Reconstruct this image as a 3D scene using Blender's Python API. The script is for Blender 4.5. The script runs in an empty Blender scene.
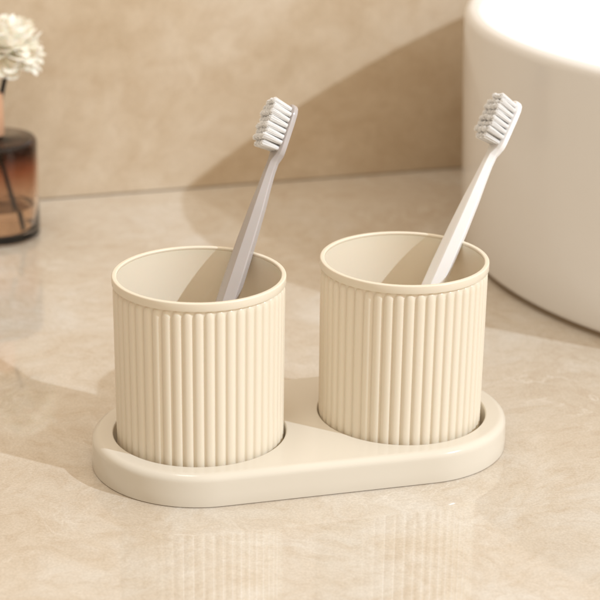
import bpy, bmesh, math, random
from mathutils import Vector, Matrix
random.seed(7)
S = bpy.context.scene
U = 0.01                                    # everything below is given in centimetres
ZG = -1.577                                 # height of the countertop (tray top is 0)

# ------------------------------------------------------------------ camera
cd = bpy.data.cameras.new('camera'); cam = bpy.data.objects.new('camera', cd)
S.collection.objects.link(cam); S.camera = cam
E_, ROLL, D_ = 0.3563, 0.0133, 79.4715
fw = Vector((0, math.cos(E_), -math.sin(E_)))
r0 = Vector((1, 0, 0)); u0 = r0.cross(fw)
rt = r0*math.cos(ROLL) + u0*math.sin(ROLL); up = -r0*math.sin(ROLL) + u0*math.cos(ROLL)
cl = Vector((4.6816, 0, 6.5932)) - fw*D_
M3 = Matrix((rt, up, -fw)).transposed()
cam.matrix_world = Matrix.Translation(cl*U) @ M3.to_4x4()
cd.sensor_width = 36; cd.lens = 36*1721.05/600
cd.clip_start = 0.02; cd.clip_end = 50
cd.dof.use_dof = True; cd.dof.focus_distance = 0.79; cd.dof.aperture_fstop = 12.5
S.render.resolution_x = S.render.resolution_y = 1024

# ------------------------------------------------------------------ world and light
W = bpy.data.worlds.new('World'); S.world = W; W.use_nodes = True
wn = W.node_tree; bg = wn.nodes['Background']
tc = wn.nodes.new('ShaderNodeTexCoord'); sx = wn.nodes.new('ShaderNodeSeparateXYZ')
rp = wn.nodes.new('ShaderNodeValToRGB')
wn.links.new(tc.outputs['Generated'], sx.inputs[0]); 
mp = wn.nodes.new('ShaderNodeMapRange'); mp.inputs['From Min'].default_value = -1
wn.links.new(sx.outputs['Z'], mp.inputs['Value']); wn.links.new(mp.outputs[0], rp.inputs[0])
rp.color_ramp.elements[0].position = 0.45; rp.color_ramp.elements[0].color = (0.62, 0.51, 0.38, 1)
rp.color_ramp.elements[1].position = 0.80; rp.color_ramp.elements[1].color = (1.0, 0.85, 0.675, 1)
m2 = wn.nodes.new('ShaderNodeMapRange'); m2.interpolation_type = 'SMOOTHSTEP'
m2.inputs['From Min'].default_value = -0.95; m2.inputs['From Max'].default_value = 0.35; m2.inputs['To Min'].default_value = 0.32; m2.inputs['To Max'].default_value = 1.08
wn.links.new(sx.outputs['X'], m2.inputs['Value'])
vm = wn.nodes.new('ShaderNodeVectorMath'); vm.operation = 'SCALE'
wn.links.new(rp.outputs[0], vm.inputs[0]); wn.links.new(m2.outputs[0], vm.inputs['Scale']); wn.links.new(vm.outputs[0], bg.inputs[0]); bg.inputs[1].default_value = 1.21

AZ = math.radians(28.5); EL = math.radians(36.2)
sdir = Vector((math.cos(AZ)*math.cos(EL), -math.sin(AZ)*math.cos(EL), math.sin(EL)))
tgt = Vector((0.10, 0.15, 0.0))
def lamp(name, kind, loc, aim, energy, color, **kw):
    d = bpy.data.lights.new(name, kind); o = bpy.data.objects.new(name, d)
    S.collection.objects.link(o); o.location = loc
    o.rotation_euler = (Vector(aim)-Vector(loc)).to_track_quat('-Z', 'Y').to_euler()
    d.energy = energy; d.color = color
    for k, v in kw.items(): setattr(d, k, v)
    return o
lamp('key_lamp', 'SPOT', tgt+sdir*8, tgt, 1600, (0.74, 0.86, 1.0), spot_size=math.radians(14), spot_blend=0.2, shadow_soft_size=0.055)
lamp('added_softbox_lamp', 'AREA', (-0.2, 0.1, 1.6), (0.1, 0.1, 0), 4.0, (1.0, 0.97, 0.93), shape='RECTANGLE', size=0.7, size_y=0.25)  # added overhead softbox for the highlight along the tray edge, not a real window

S.view_settings.view_transform = 'Standard'; S.view_settings.look = 'None'
S.cycles.max_bounces = 16; S.cycles.diffuse_bounces = 10; S.cycles.transmission_bounces = 14
S.view_settings.exposure = 0.05; S.view_settings.gamma = 1

# ------------------------------------------------------------------ helpers
def finish(name, bm, mat, parent=None, sharp=40, smooth=True):
    bmesh.ops.recalc_face_normals(bm, faces=bm.faces[:])
    for v in bm.verts: v.co *= U
    me = bpy.data.meshes.new(name); bm.to_mesh(me); bm.free()
    if smooth:
        me.polygons.foreach_set('use_smooth', [True]*len(me.polygons))
        me.set_sharp_from_angle(angle=math.radians(sharp))
    me.materials.append(mat)
    o = bpy.data.objects.new(name, me); S.collection.objects.link(o)
    if parent: o.parent = parent
    return o
def tag(o, label=None, cat=None, group=None, kind=None):
    if label: o['label'] = label
    if cat: o['category'] = cat
    if group: o['group'] = group
    if kind: o['kind'] = kind
    return o
def empty(name, loc, rz=0):
    o = bpy.data.objects.new(name, None); S.collection.objects.link(o)
    o.location = Vector(loc)*U; o.rotation_euler = (0, 0, rz); o.empty_display_size = 0.02
    return o
def rings(bm, loops, close_start=False, close_end=False):
    vs = [[bm.verts.new(p) for p in L] for L in loops]
    n = len(vs[0])
    for a, b in zip(vs, vs[1:]):
        for i in range(n):
            j = (i+1) % n
            bm.faces.new((a[i], a[j], b[j], b[i]))
    if close_start: bm.faces.new(vs[0][::-1])
    if close_end: bm.faces.new(vs[-1])
    return vs
def lathe(bm, prof, n=96, c=(0, 0)):
    """closed (r,z) profile; r=0 ends are capped"""
    loops = [[(c[0]+r*math.cos(2*math.pi*i/n), c[1]+r*math.sin(2*math.pi*i/n), z) for i in range(n)] for r, z in prof if r > 1e-6]
    return rings(bm, loops, prof[0][0] <= 1e-6, prof[-1][0] <= 1e-6)
def arc(cx, cz, r, a0, a1, n=6):
    return [(cx+r*math.cos(math.radians(a0+(a1-a0)*i/n)), cz+r*math.sin(math.radians(a0+(a1-a0)*i/n))) for i in range(n+1)]

# ------------------------------------------------------------------ materials
def mat(name, color, rough=0.4, **kw):
    m = bpy.data.materials.new(name); m.use_nodes = True
    b = m.node_tree.nodes['Principled BSDF']
    b.inputs['Base Color'].default_value = (*color, 1); b.inputs['Roughness'].default_value = rough
    for k, v in kw.items(): b.inputs[k].default_value = v
    return m
def nd(m, t, **kw):
    n = m.node_tree.nodes.new(t)
    for k, v in kw.items():
        if k in n.inputs: n.inputs[k].default_value = v
        else: setattr(n, k, v)
    return n
def ramp(m, stops):
    r = nd(m, 'ShaderNodeValToRGB'); e = r.color_ramp.elements
    while len(e) < len(stops): e.new(0.5)
    for el, (p, c) in zip(e, stops): el.position = p; el.color = (*c, 1)
    return r
def micro(m, scale, dist, detail=3):
    """small unevenness of surface and gloss"""
    L = m.node_tree.links; b = m.node_tree.nodes['Principled BSDF']
    t = nd(m, 'ShaderNodeTexCoord'); n = nd(m, 'ShaderNodeTexNoise', Scale=scale, Detail=detail)
    L.new(t.outputs['Object'], n.inputs['Vector'])
    bp = nd(m, 'ShaderNodeBump', Strength=0.35, Distance=dist); L.new(n.outputs['Fac'], bp.inputs['Height'])
    L.new(bp.outputs[0], b.inputs['Normal'])
    # handling marks: faint large patches of higher and lower gloss
    n2 = nd(m, 'ShaderNodeTexNoise', Scale=45, Detail=5, Roughness=0.6, Distortion=0.4); L.new(t.outputs['Object'], n2.inputs['Vector'])
    r0_ = b.inputs['Roughness'].default_value
    mr = nd(m, 'ShaderNodeMapRange'); mr.inputs['From Min'].default_value = 0.3; mr.inputs['From Max'].default_value = 0.7
    mr.inputs['To Min'].default_value = r0_*0.92; mr.inputs['To Max'].default_value = r0_*1.1
    L.new(n2.outputs['Fac'], mr.inputs['Value']); L.new(mr.outputs[0], b.inputs['Roughness'])
def marble(name, base, dark, light, scale, rot, rough, streak, vein=0.5, bump=0.00003):
    m = mat(name, base, rough); L = m.node_tree.links; b = m.node_tree.nodes['Principled BSDF']
    t = nd(m, 'ShaderNodeTexCoord'); mp = nd(m, 'ShaderNodeMapping')
    mp.inputs['Rotation'].default_value = rot; mp.inputs['Scale'].default_value = streak
    L.new(t.outputs['Object'], mp.inputs['Vector'])
    warp = nd(m, 'ShaderNodeTexNoise', Scale=scale*0.7, Detail=3); L.new(mp.outputs[0], warp.inputs['Vector'])
    sc = nd(m, 'ShaderNodeVectorMath', operation='SCALE'); sc.inputs['Scale'].default_value = 0.10
    L.new(warp.outputs['Color'], sc.inputs[0])
    ad = nd(m, 'ShaderNodeVectorMath', operation='ADD'); L.new(mp.outputs[0], ad.inputs[0]); L.new(sc.outputs[0], ad.inputs[1])
    n1 = nd(m, 'ShaderNodeTexNoise', Scale=scale, Detail=12, Roughness=0.70, Distortion=0.5); L.new(ad.outputs[0], n1.inputs['Vector'])
    r1 = ramp(m, [(0.30, dark), (0.50, base), (0.68, light)]); L.new(n1.outputs['Fac'], r1.inputs[0])
    # thin pale and tan veins
    n2 = nd(m, 'ShaderNodeTexNoise', Scale=scale*1.5, Detail=6, Roughness=0.6, Distortion=1.6); L.new(ad.outputs[0], n2.inputs['Vector'])
    s = nd(m, 'ShaderNodeMath', operation='SUBTRACT'); L.new(n2.outputs['Fac'], s.inputs[0]); s.inputs[1].default_value = 0.5
    a = nd(m, 'ShaderNodeMath', operation='ABSOLUTE'); L.new(s.outputs[0], a.inputs[0])
    r2 = ramp(m, [(0.0, (1, 1, 1)), (0.014, (0, 0, 0))]); L.new(a.outputs[0], r2.inputs[0])
    n3 = nd(m, 'ShaderNodeTexNoise', Scale=scale*1.1, Detail=2); L.new(mp.outputs[0], n3.inputs['Vector'])
    r3 = ramp(m, [(0.48, (0, 0, 0)), (0.66, (1, 1, 1))]); L.new(n3.outputs['Fac'], r3.inputs[0])
    mu = nd(m, 'ShaderNodeMath', operation='MULTIPLY'); L.new(r2.outputs[0], mu.inputs[0]); L.new(r3.outputs[0], mu.inputs[1])
    mv = nd(m, 'ShaderNodeMath', operation='MULTIPLY'); L.new(mu.outputs[0], mv.inputs[0]); mv.inputs[1].default_value = vein
    mx = nd(m, 'ShaderNodeMix', data_type='RGBA'); L.new(mv.outputs[0], mx.inputs['Factor']); L.new(r1.outputs[0], mx.inputs[6])
    mx.inputs[7].default_value = (min(1, light[0]*1.12), min(1, light[1]*1.12), min(1, light[2]*1.12), 1)
    # crystalline grain
    n4 = nd(m, 'ShaderNodeTexNoise', Scale=900, Detail=3, Roughness=0.7); L.new(t.outputs['Object'], n4.inputs['Vector'])
    r4 = ramp(m, [(0.36, (0.92, 0.91, 0.895)), (0.64, (1.07, 1.07, 1.07))]); L.new(n4.outputs['Fac'], r4.inputs[0])
    mg = nd(m, 'ShaderNodeMix', data_type='RGBA', blend_type='MULTIPLY'); mg.inputs['Factor'].default_value = 1
    L.new(mx.outputs[2], mg.inputs[6]); L.new(r4.outputs[0], mg.inputs[7])
    # short tan flecks and dashes, stretched along the slab
    mp2 = nd(m, 'ShaderNodeMapping'); mp2.inputs['Scale'].default_value = (0.9, 0.9, 1); L.new(ad.outputs[0], mp2.inputs['Vector'])
    n5 = nd(m, 'ShaderNodeTexNoise', Scale=scale*9, Detail=6, Roughness=0.65, Distortion=0.8); L.new(mp2.outputs[0], n5.inputs['Vector'])
    r5 = ramp(m, [(0.33, (0.93, 0.90, 0.865)), (0.50, (1, 1, 1)), (0.68, (1.05, 1.065, 1.085))]); L.new(n5.outputs['Fac'], r5.inputs[0])
    mh = nd(m, 'ShaderNodeMix', data_type='RGBA', blend_type='MULTIPLY'); mh.inputs['Factor'].default_value = 1
    L.new(mg.outputs[2], mh.inputs[6]); L.new(r5.outputs[0], mh.inputs[7])
    L.new(mh.outputs[2], b.inputs['Base Color'])
    rr = nd(m, 'ShaderNodeMapRange'); rr.inputs['To Min'].default_value = rough*0.7; rr.inputs['To Max'].default_value = rough*1.5
    L.new(n1.outputs['Fac'], rr.inputs['Value']); L.new(rr.outputs[0], b.inputs['Roughness'])
    bp = nd(m, 'ShaderNodeBump', Strength=0.3, Distance=bump); L.new(warp.outputs['Fac'], bp.inputs['Height']); L.new(bp.outputs[0], b.inputs['Normal'])
    return m
M_counter = marble('polished_cream_marble', (0.59, 0.52, 0.43), (0.54, 0.455, 0.355), (0.64, 0.60, 0.54), 13, (0, 0, 0.12), 0.015, (0.9, 0.95, 1), 0.8, 0.00001)
M_counter.node_tree.nodes['Principled BSDF'].inputs['IOR'].default_value = 2.0
M_wall = marble('beige_marble_wall', (0.59, 0.475, 0.34), (0.50, 0.385, 0.255), (0.68, 0.58, 0.455), 5, (0.3, 0.25, 0.5), 0.28, (1, 1, 1.2), 0.35)
M_cup = mat('cream_plastic', (0.78, 0.71, 0.585), 0.32, **{'Subsurface Weight': 0.06, 'Subsurface Scale': 0.004}); micro(M_cup, 700, 0.00002)
M_tray = mat('cream_gloss_plastic', (0.71, 0.66, 0.57), 0.14); micro(M_tray, 160, 0.00002)
M_basin = mat('white_ceramic', (0.86, 0.85, 0.835), 0.12); micro(M_basin, 25, 0.00008, 1)
M_grey = mat('grey_lilac_plastic', (0.46, 0.425, 0.415), 0.22, **{'Subsurface Weight': 0.1, 'Subsurface Scale': 0.003})
M_white = mat('white_plastic', (0.86, 0.865, 0.88), 0.25, **{'Subsurface Weight': 0.1, 'Subsurface Scale': 0.003})
M_brist = mat('white_nylon', (0.99, 0.99, 0.99), 0.4)
_tr = nd(M_brist, 'ShaderNodeBsdfTranslucent'); _tr.inputs[0].default_value = (0.99, 0.99, 0.99, 1)
_ms = nd(M_brist, 'ShaderNodeMixShader'); _ms.inputs[0].default_value = 0.5
_L = M_brist.node_tree.links; _L.new(M_brist.node_tree.nodes['Principled BSDF'].outputs[0], _ms.inputs[1]); _L.new(_tr.outputs[0], _ms.inputs[2])
_L.new(_ms.outputs[0], M_brist.node_tree.nodes['Material Output'].inputs[0])
M_petal = mat('ivory_petal', (0.92, 0.885, 0.80), 0.75, **{'Subsurface Weight': 0.2, 'Subsurface Scale': 0.004}); micro(M_petal, 300, 0.0002)
M_stick = mat('black_stick', (0.02, 0.017, 0.015), 0.6)
M_collar = mat('rose_wood_collar', (0.62, 0.36, 0.22), 0.45); micro(M_collar, 200, 0.0001)
M_drain = mat('chrome_drain', (0.8, 0.8, 0.8), 0.12, Metallic=1.0)
M_seal = mat('silicone_seal', (0.34, 0.26, 0.18), 0.6)

# ombre glass: brown towards the shoulder, clear below
M_glass = mat('ombre_brown_glass', (0.9, 0.8, 0.7), 0.03, IOR=1.48, **{'Transmission Weight': 1.0})
_t = nd(M_glass, 'ShaderNodeTexCoord'); _s = nd(M_glass, 'ShaderNodeSeparateXYZ')
M_glass.node_tree.links.new(_t.outputs['Object'], _s.inputs[0])
_m = nd(M_glass, 'ShaderNodeMapRange'); _m.inputs['From Min'].default_value = 0; _m.inputs['From Max'].default_value = 0.067
M_glass.node_tree.links.new(_s.outputs['Z'], _m.inputs['Value'])
_r = ramp(M_glass, [(0.0, (0.80, 0.68, 0.60)), (0.12, (0.90, 0.81, 0.74)), (0.40, (0.88, 0.74, 0.63)), (0.72, (0.56, 0.28, 0.17)), (0.88, (0.14, 0.07, 0.05)), (1.0, (0.10, 0.06, 0.05))])
M_glass.node_tree.links.new(_m.outputs[0], _r.inputs[0])
M_glass.node_tree.links.new(_r.outputs[0], M_glass.node_tree.nodes['Principled BSDF'].inputs['Base Color'])
M_liquid = mat('pale_oil', (0.93, 0.80, 0.66), 0.0, IOR=1.36, **{'Transmission Weight': 1.0})

# ------------------------------------------------------------------ setting
ws = 0.3055                                   # direction of the wall in plan
wd = Vector((math.cos(ws), math.sin(ws), 0)); wnrm = Vector((-math.sin(ws), math.cos(ws), 0))
w0 = Vector((0, 45.75, 0))
bm = bmesh.new()
a, b_ = w0 - wd*160, w0 + wd*160
fr = -wnrm*150
top = [a, a+fr, b_+fr, b_]
rings(bm, [[(p.x, p.y, ZG-3) for p in top], [(p.x, p.y, ZG) for p in top]], True, True)
tag(finish('countertop', bm, M_counter, smooth=False), kind='structure')
bm = bmesh.new()
q = [a, b_, b_+wnrm*4, a+wnrm*4]
rings(bm, [[(p.x, p.y, ZG+0.08) for p in q], [(p.x, p.y, 75) for p in q]], True, True)
tag(finish('wall', bm, M_wall, smooth=False), kind='structure')
bm = bmesh.new()                               # dark sealed joint between wall and top
q = [a+wnrm*0.1, b_+wnrm*0.1, b_+wnrm*3, a+wnrm*3]
rings(bm, [[(p.x, p.y, ZG-2) for p in q], [(p.x, p.y, ZG+0.07) for p in q]], True, True)
tag(finish('wall_joint', bm, M_seal, smooth=False), kind='structure')

# ------------------------------------------------------------------ basin
bas = empty('wash_basin', (38.83, 32.25, ZG))
tag(bas, 'large round white ceramic wash basin standing on the marble countertop at the right', 'basin')
prof = [(0, .25), (23.0, .25)] + arc(23.0, .75, .5, -90, -4, 5)[1:] + [(23.65, 3), (23.8, 7), (24.0, 12), (24.05, 14.8)]
prof += arc(23.5, 14.9, .55, 0, 180, 12) + [(22.4, 13), (21.9, 9), (20.3, 5.5), (16.5, 3.3), (9, 2.4), (3, 2.15), (2.4, 2.1), (2.4, 1.2), (0, 1.2)]
bm = bmesh.new(); lathe(bm, prof, 200); finish('bowl', bm, M_basin, bas, 50)
bm = bmesh.new(); lathe(bm, [(0, 0), (23.05, 0), (23.05, .245), (0, .245)], 128); finish('foot_seal', bm, M_seal, bas)
bm = bmesh.new(); lathe(bm, [(0, 1.3), (2.2, 1.3)] + arc(2.1, 2.3, .25, 0, 90, 4) + [(1.0, 2.5), (0, 2.45)], 48); finish('drain', bm, M_drain, bas)

# ------------------------------------------------------------------ tray
TH = 0.2645; SP = 10.05
C1 = Vector((0.0, 0.0)); C2 = Vector((SP*math.cos(TH), SP*math.sin(TH)))
RH = 4.09
def stadium(R, z, n=72):
    P = []
    for i in range(n+1):
        t = TH + math.pi/2 + math.pi*i/n; P.append((C1.x+R*math.cos(t), C1.y+R*math.sin(t), z))
    k = 14
    A = Vector(P[-1]); B = Vector((C2.x+R*math.cos(TH-math.pi/2), C2.y+R*math.sin(TH-math.pi/2), z))
    for i in range(1, k): P.append(tuple(A.lerp(B, i/k)))
    for i in range(n+1):
        t = TH - math.pi/2 + math.pi*i/n; P.append((C2.x+R*math.cos(t), C2.y+R*math.sin(t), z))
    A = Vector(P[-1]); B = Vector(P[0])
    for i in range(1, k): P.append(tuple(A.lerp(B, i/k)))
    return P
bm = bmesh.new()
outer = [(4.66, 0), (4.73, 0)] + [(r, z) for r, z in [(4.74+.36*math.sin(math.radians(x)), -.36+.36*math.cos(math.radians(x))) for x in (10, 20, 32, 44, 56, 68, 80, 90)]] \
    + [(5.105, -.50), (5.12, -1.0), (5.13, -1.52), (5.125, -1.54), (5.10, -1.552), (5.05, -1.557)]
vo = rings(bm, [stadium(R, z) for R, z in outer])
bm.faces.new(vo[-1])
inner_first = []
for C in (C1, C2):
    pr = [(RH+.10, 0), (RH+.07, 0), (RH+.04, -.012), (RH+.015, -.04), (RH, -.09), (RH-.03, -1.05), (RH-.12, -1.16), (RH-.25, -1.19)]
    v = rings(bm, [[(C.x+r*math.cos(2*math.pi*i/128), C.y+r*math.sin(2*math.pi*i/128), z) for i in range(128)] for r, z in pr], False, True)
    inner_first.append(v[0])
bm.edges.ensure_lookup_table()
def loop_edges(L): return [bm.edges.get((L[i], L[(i+1) % len(L)])) for i in range(len(L))]
ed = loop_edges(vo[0]) + loop_edges(inner_first[0]) + loop_edges(inner_first[1])
bmesh.ops.triangle_fill(bm, use_beauty=True, use_dissolve=False, edges=ed)
tray = finish('cup_tray', bm, M_tray, None, 42)
tag(tray, 'long cream oval tray with rounded ends holding both ribbed cups on the countertop', 'tray')
# thin foot the tray stands on, leaves the dark line under its edge
bm = bmesh.new(); rings(bm, [stadium(4.99, ZG+.002), stadium(4.99, -1.5595)], True, True)
finish('foot', bm, M_cup, tray)

# ------------------------------------------------------------------ cups
H = 7.84; FL = -1.17; NR = 50
def make_cup(loc, rz):
    root = empty('toothbrush_cup', (loc[0], loc[1], FL), rz)
    h = H - FL
    bm = bmesh.new()
    spr = 18; n = NR*spr; zt = h-.42; d = .115
    zs = [0.02, .05, .12, .3] + [.3+(zt-1.0)*i/8 for i in range(1, 9)]
    zs += [zt-.45, zt-.35, zt-.27, zt-.20, zt-.14, zt-.09, zt-.05, zt-.02, zt+.03]
    loops = []
    for z in zs:
        R = 3.945 + .03*z/h
        if z < .12: R -= .06*(1-z/.12)**2
        L = []
        for i in range(n):
            u = ((i % spr)/spr)*2-1
            au = abs(u)
            v = max(0, (z-(zt-.36))/.34)
            e = max(0.0, 1-(au/.9)**2.2-v*v)
            rr = R - d + d*(e**0.6 if z < zt else 0)
            t = 2*math.pi*i/n
            L.append((rr*math.cos(t), rr*math.sin(t), z))
        loops.append(L)
    def circ(r, z): return [(r*math.cos(2*math.pi*i/n), r*math.sin(2*math.pi*i/n), z) for i in range(n)]
    loops += [circ(3.86, h-.14), circ(3.775, h-.14), circ(3.772, h-.4), circ(3.62, 2), circ(3.58, .7), circ(3.5, .42), circ(3.3, .3)]
    rings(bm, loops, True, True)
    finish('body', bm, M_cup, root, 50)
    bm = bmesh.new()
    pr = [(3.845, h-.40), (3.975, h-.405), (3.995, h-.395), (4.01, h-.37), (4.01, h-.07)] + arc(3.95, h-.06, .06, 0, 90, 5)[1:] + arc(3.845, h-.06, .06, 90, 180, 5) + [(3.785, h-.12), (3.80, h-.135), (3.845, h-.15)]
    lathe(bm, pr+[pr[0]], 192)
    bmesh.ops.remove_doubles(bm, verts=bm.verts[:], dist=1e-5)
    finish('rim', bm, M_cup, root, 60)
    return root
def copy_tree(o, parent=None):
    c = o.copy(); S.collection.objects.link(c); c.parent = parent
    for ch in list(o.children): copy_tree(ch, c)
    return c
cup = make_cup((0.03, 0.0), 0.05)
tag(cup, 'cream ribbed cup holding the grey toothbrush, in the tray end nearer the bottle', 'cup', 'ribbed toothbrush cups in the tray')
cup2 = copy_tree(cup); K2 = (C2.x-.10, C2.y)
cup2.location = (K2[0]*U, K2[1]*U, FL*U); cup2.rotation_euler.z = 0.02
tag(cup2, 'cream ribbed cup holding the white toothbrush, in the tray end nearer the basin', 'cup')

# ------------------------------------------------------------------ toothbrushes
def make_brush(A, B, extra, psi, mh, mb, label, scale=1.0, seed=1):
    """A lower end, B where it leans on the rim, psi turns the bristles towards the camera"""
    rnd = random.Random(seed)
    A = Vector(A); B = Vector(B); ax = (B-A).normalized(); Ltot = (B-A).length + extra
    left = Vector((-1, 0, 0)); left = (left-ax*left.dot(ax)).normalized()
    tow = ax.cross(left)
    if tow.y > 0: tow = -tow
    nb = left*math.cos(psi) + tow*math.sin(psi)          # way the bristles point
    side = nb.cross(ax).normalized()
    root = empty('toothbrush', A)
    R = Matrix((side, nb, ax)).transposed().to_4x4()
    root.rotation_euler = R.to_euler()
    T = Ltot; hl = 2.75*scale                            # length of the head
    # stations: s, half width, half thickness, offset along the bristle way
    st = [(0, .18, .16, 0), (.12, .34, .28, 0), (.4, .46, .36, 0), (1.5, .56, .40, 0), (T*.30, .64, .42, 0), (T*.50, .68, .42, 0), (T*.60, .62, .39, 0),
          (T*.70, .50, .34, .0), (T-hl-1.6, .37, .29, 0), (T-hl-.8, .31, .26, 0), (T-hl-.3, .31, .25, -.02), (T-hl-.02, .42, .24, -.07),
          (T-hl+.18, .54, .22, -.09), (T-hl+.45, .58, .21, -.09), (T-1.0, .58, .21, -.09), (T-.5, .56, .20, -.09), (T-.22, .46, .19, -.09), (T-.07, .30, .16, -.09), (T, .12, .10, -.09)]
    # resample smoothly
    import bisect
    def cr(s):
        i = min(max(bisect.bisect([q[0] for q in st], s)-1, 0), len(st)-2)
        t = (s-st[i][0])/(st[i+1][0]-st[i][0]); t2 = t*t*(3-2*t) if i in (9, 10, 11) else t
        return [st[i][k]+(st[i+1][k]-st[i][k])*t2 for k in (1, 2, 3)]
    ss = sorted(set([q[0] for q in st] + [T*i/60 for i in range(61)]))
    sec = [(-.42, 1), (-.2, 1.0), (0, 1.0), (.2, 1.0), (.42, 1), (.56, .93), (.92, .22), (1, .06), (1, -.12), (.93, -.26), (.52, -.93), (.38, -1), (0, -1.02), (-.38, -1), (-.52, -.93), (-.93, -.26), (-1, -.12), (-1, .06), (-.92, .22), (-.56, .93)]
    loops = []
    for s in ss:
        w, t, o = cr(s); w *= scale; t *= scale
        head = min(1, max(0, (s-(T-hl-.3))/.4))
        L = []
        for x, y in sec:
            ang = math.atan2(y, x); ex, ey = math.copysign(abs(math.cos(ang))**.45, math.cos(ang)), math.copysign(abs(math.sin(ang))**.45, math.sin(ang))
            x2 = x*(1-head)+ex*head; y2 = y*(1-head)+ey*head
            L.append((x2*w, y2*t+o, s))
        loops.append(L)
    bm = bmesh.new(); rings(bm, loops, True, True)
    finish('handle', bm, mh, root, 28)
    # bristle tufts: eight rows of four, each a sheaf of filaments
    bm = bmesh.new()
    rows = 8; base = .10*scale
    for i in range(rows):
        s = T-hl+.38+(hl-.72)*i/(rows-1)
        cols = 4 if 0 < i < rows-1 else 3
        for j in range(cols):
            x = (j-(cols-1)/2)*.29*scale
            ln = (1.04 + (.07 if i % 2 else 0) + (-.04 if i in (0, rows-1) else 0) + rnd.uniform(-.03, .03))*scale
            tiltx = (j-(cols-1)/2)*.03+rnd.uniform(-.02, .02); tilts = rnd.uniform(-.03, .03)+(i-(rows-1)/2)*.012
            hp = []
            for tt, r_ in ((0, .115), (.5, .122), (.90, .125), (.95, .09)):
                hp.append([(x+tiltx*ln*tt+r_*scale*math.cos(q_*math.pi/6), base+ln*tt, s+tilts*ln*tt+r_*scale*math.sin(q_*math.pi/6)) for q_ in range(12)])
            rings(bm, hp, False, True)
            for k in range(120):
                a = rnd.uniform(0, 2*math.pi); rr = .132*math.sqrt(rnd.random())*scale
                dx, ds = rr*math.cos(a), rr*math.sin(a)
                fl = 1.02+rnd.uniform(.0, .30); l = ln*(1-.05*(rr/(.125*scale))**2)+rnd.uniform(-.05, .02)
                r1 = .0135*scale
                p0 = Vector((x+dx*.8, base, s+ds*.8)); p1 = Vector((x+dx*fl+tiltx*ln, base+l, s+ds*fl+tilts*ln))
                pm = (p0+p1)/2
                lp = []
                for P, r_ in ((p0, r1), (pm, r1), (p1-Vector((0, .03, 0)), r1*.85), (p1, r1*.35)):
                    lp.append([(P.x+r_*math.cos(q_), P.y, P.z+r_*math.sin(q_)) for q_ in (0, 1.257, 2.513, 3.77, 5.027)])
                rings(bm, lp, False, True)
    finish('bristles', bm, M_brist, root, 60)
    tag(root, label, 'toothbrush', 'toothbrushes standing in the cups')
    return root
make_brush((-.966, -2.0, FL+.75), (1.914, 2.9, H-.05), 7.75, math.radians(31), M_grey, M_brist,
           'grey handled toothbrush with white bristles leaning in the cup nearer the brown bottle', 1.0, 3)
make_brush((7.997, K2[1]-1.9, FL+.75), (12.085, K2[1]+2.6, H-.05), 7.75, math.radians(33), M_white, M_brist,
           'white toothbrush with white bristles leaning in the cup nearer the basin', 1.0, 5)

# ------------------------------------------------------------------ diffuser bottle with reeds and flower
BC = (-15.45, 33.6)
bot = empty('diffuser_bottle', (BC[0], BC[1], ZG))
tag(bot, 'round brown tinted glass diffuser bottle standing on the countertop by the wall', 'bottle')
HB = 6.65
bm = bmesh.new()
op = [(0, 0), (2.6, 0)] + arc(2.6, .3, .3, -90, 0, 4)[1:] + [(2.9, HB-.35)] + arc(2.6, HB-.32, .3, 0, 90, 5)[1:] + [(.75, HB+.02), (.62, HB+.15), (.62, HB+1.2)]
ip = [(.48, HB+1.2), (.48, HB-.2), (2.45, HB-.28), (2.62, HB-.5), (2.66, 1.0), (2.5, .62), (0, .55)]
lathe(bm, op+ip, 96); finish('glass_body', bm, M_glass, bot, 50)
bm = bmesh.new(); lathe(bm, [(0, .60), (2.44, .66), (2.60, 1.02), (2.60, 2.2), (0, 2.2)], 96); finish('liquid', bm, M_liquid, bot, 50)
bm = bmesh.new(); pr = [(.65, HB+.16), (.82, HB+.16), (.86, HB+.24), (.86, HB+2.8), (.80, HB+2.9), (.50, HB+2.9), (.46, HB+2.8), (.46, HB+1.3), (.65, HB+1.25)]
lathe(bm, pr+[pr[0]], 64); bmesh.ops.remove_doubles(bm, verts=bm.verts[:], dist=1e-5); finish('collar', bm, M_collar, bot, 40)
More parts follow.
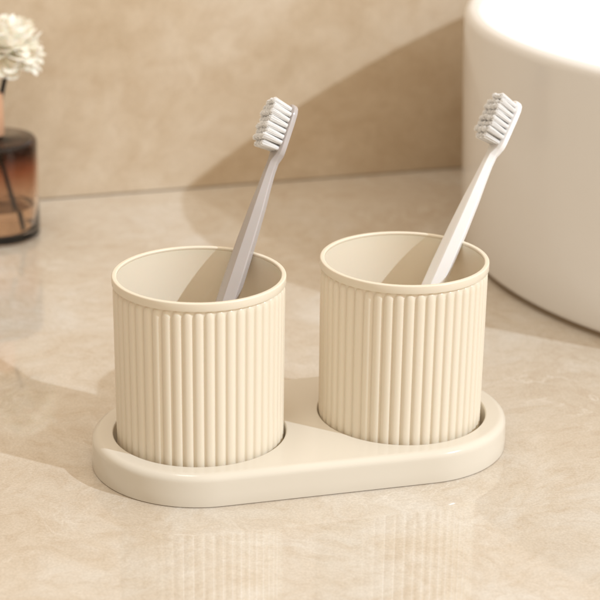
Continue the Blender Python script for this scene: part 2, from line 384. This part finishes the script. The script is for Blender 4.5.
def rod(bm, p0, p1, r, bend=(0, 0, 0), n=10, k=12):
    p0, p1, bend = Vector(p0), Vector(p1), Vector(bend)
    d = (p1-p0).normalized(); a = d.orthogonal().normalized(); b = d.cross(a)
    lp = []
    for i in range(k+1):
        t = i/k; P = p0.lerp(p1, t) + bend*math.sin(math.pi*t)
        lp.append([tuple(P+(a*math.cos(2*math.pi*j/n)+b*math.sin(2*math.pi*j/n))*r) for j in range(n)])
    rings(bm, lp, True, True)
# second reed, its lower end shows through the glass
bm = bmesh.new(); rod(bm, (1.75, -.9, .75), (-1.3, .75, 13.2), .15)
rd = finish('reed_stick', bm, M_stick); rd.location = Vector((BC[0], BC[1], ZG))*U
tag(rd, 'bare black reed stick standing slanted in the brown bottle', 'reed stick')
fl = empty('diffuser_flower', (BC[0]-.4, BC[1]+.2, ZG+.8))
tag(fl, 'ivory layered flower on a black stem rising from the brown bottle', 'flower')
HC = Vector((1.75, 0.2, 11.4))
bm = bmesh.new(); rod(bm, (-.6, -.3, 0), HC-Vector((.15, 0, .9)), .16, (-.12, 0, 0)); finish('stem', bm, M_stick, fl)
bm = bmesh.new(); rnd = random.Random(11)
def petal(bm, c, d, ln, w, curl):
    d = d.normalized(); a = d.cross(Vector((0, 0, 1))); a = a.normalized() if a.length > .05 else Vector((1, 0, 0)); b = a.cross(d)
    lp = []; k = 9
    for i in range(k+1):
        t = i/k; ww = w*(.25+.75*math.sin(math.pi*min(1, (t*.60+.14)))**.7) if i < k else w*.25
        if i == k: ww = w*.55
        P = c + d*ln*t*(1-.08*t) + b*curl*t*t*ln
        th = .05*(1-.5*t)+.02
        L = []
        for j in range(10):
            q_ = 2*math.pi*j/10
            L.append(tuple(P + a*ww*math.cos(q_) + b*(th*math.sin(q_) + .35*ww*math.cos(q_)**2)))
        lp.append(L)
    rings(bm, lp, True, True)
NP = 150
for i in range(NP):
    z = 1-(i+.5)/NP*1.75; ph = i*2.39996; rr = math.sqrt(max(0, 1-z*z))
    d = Vector((rr*math.cos(ph), rr*math.sin(ph), z*.95+.05)) + Vector((rnd.uniform(-.12, .12), rnd.uniform(-.12, .12), rnd.uniform(-.12, .12)))
    petal(bm, HC, d, rnd.uniform(1.9, 2.65), rnd.uniform(.36, .56), rnd.uniform(-.25, .35))
finish('petals', bm, M_petal, fl, 60)
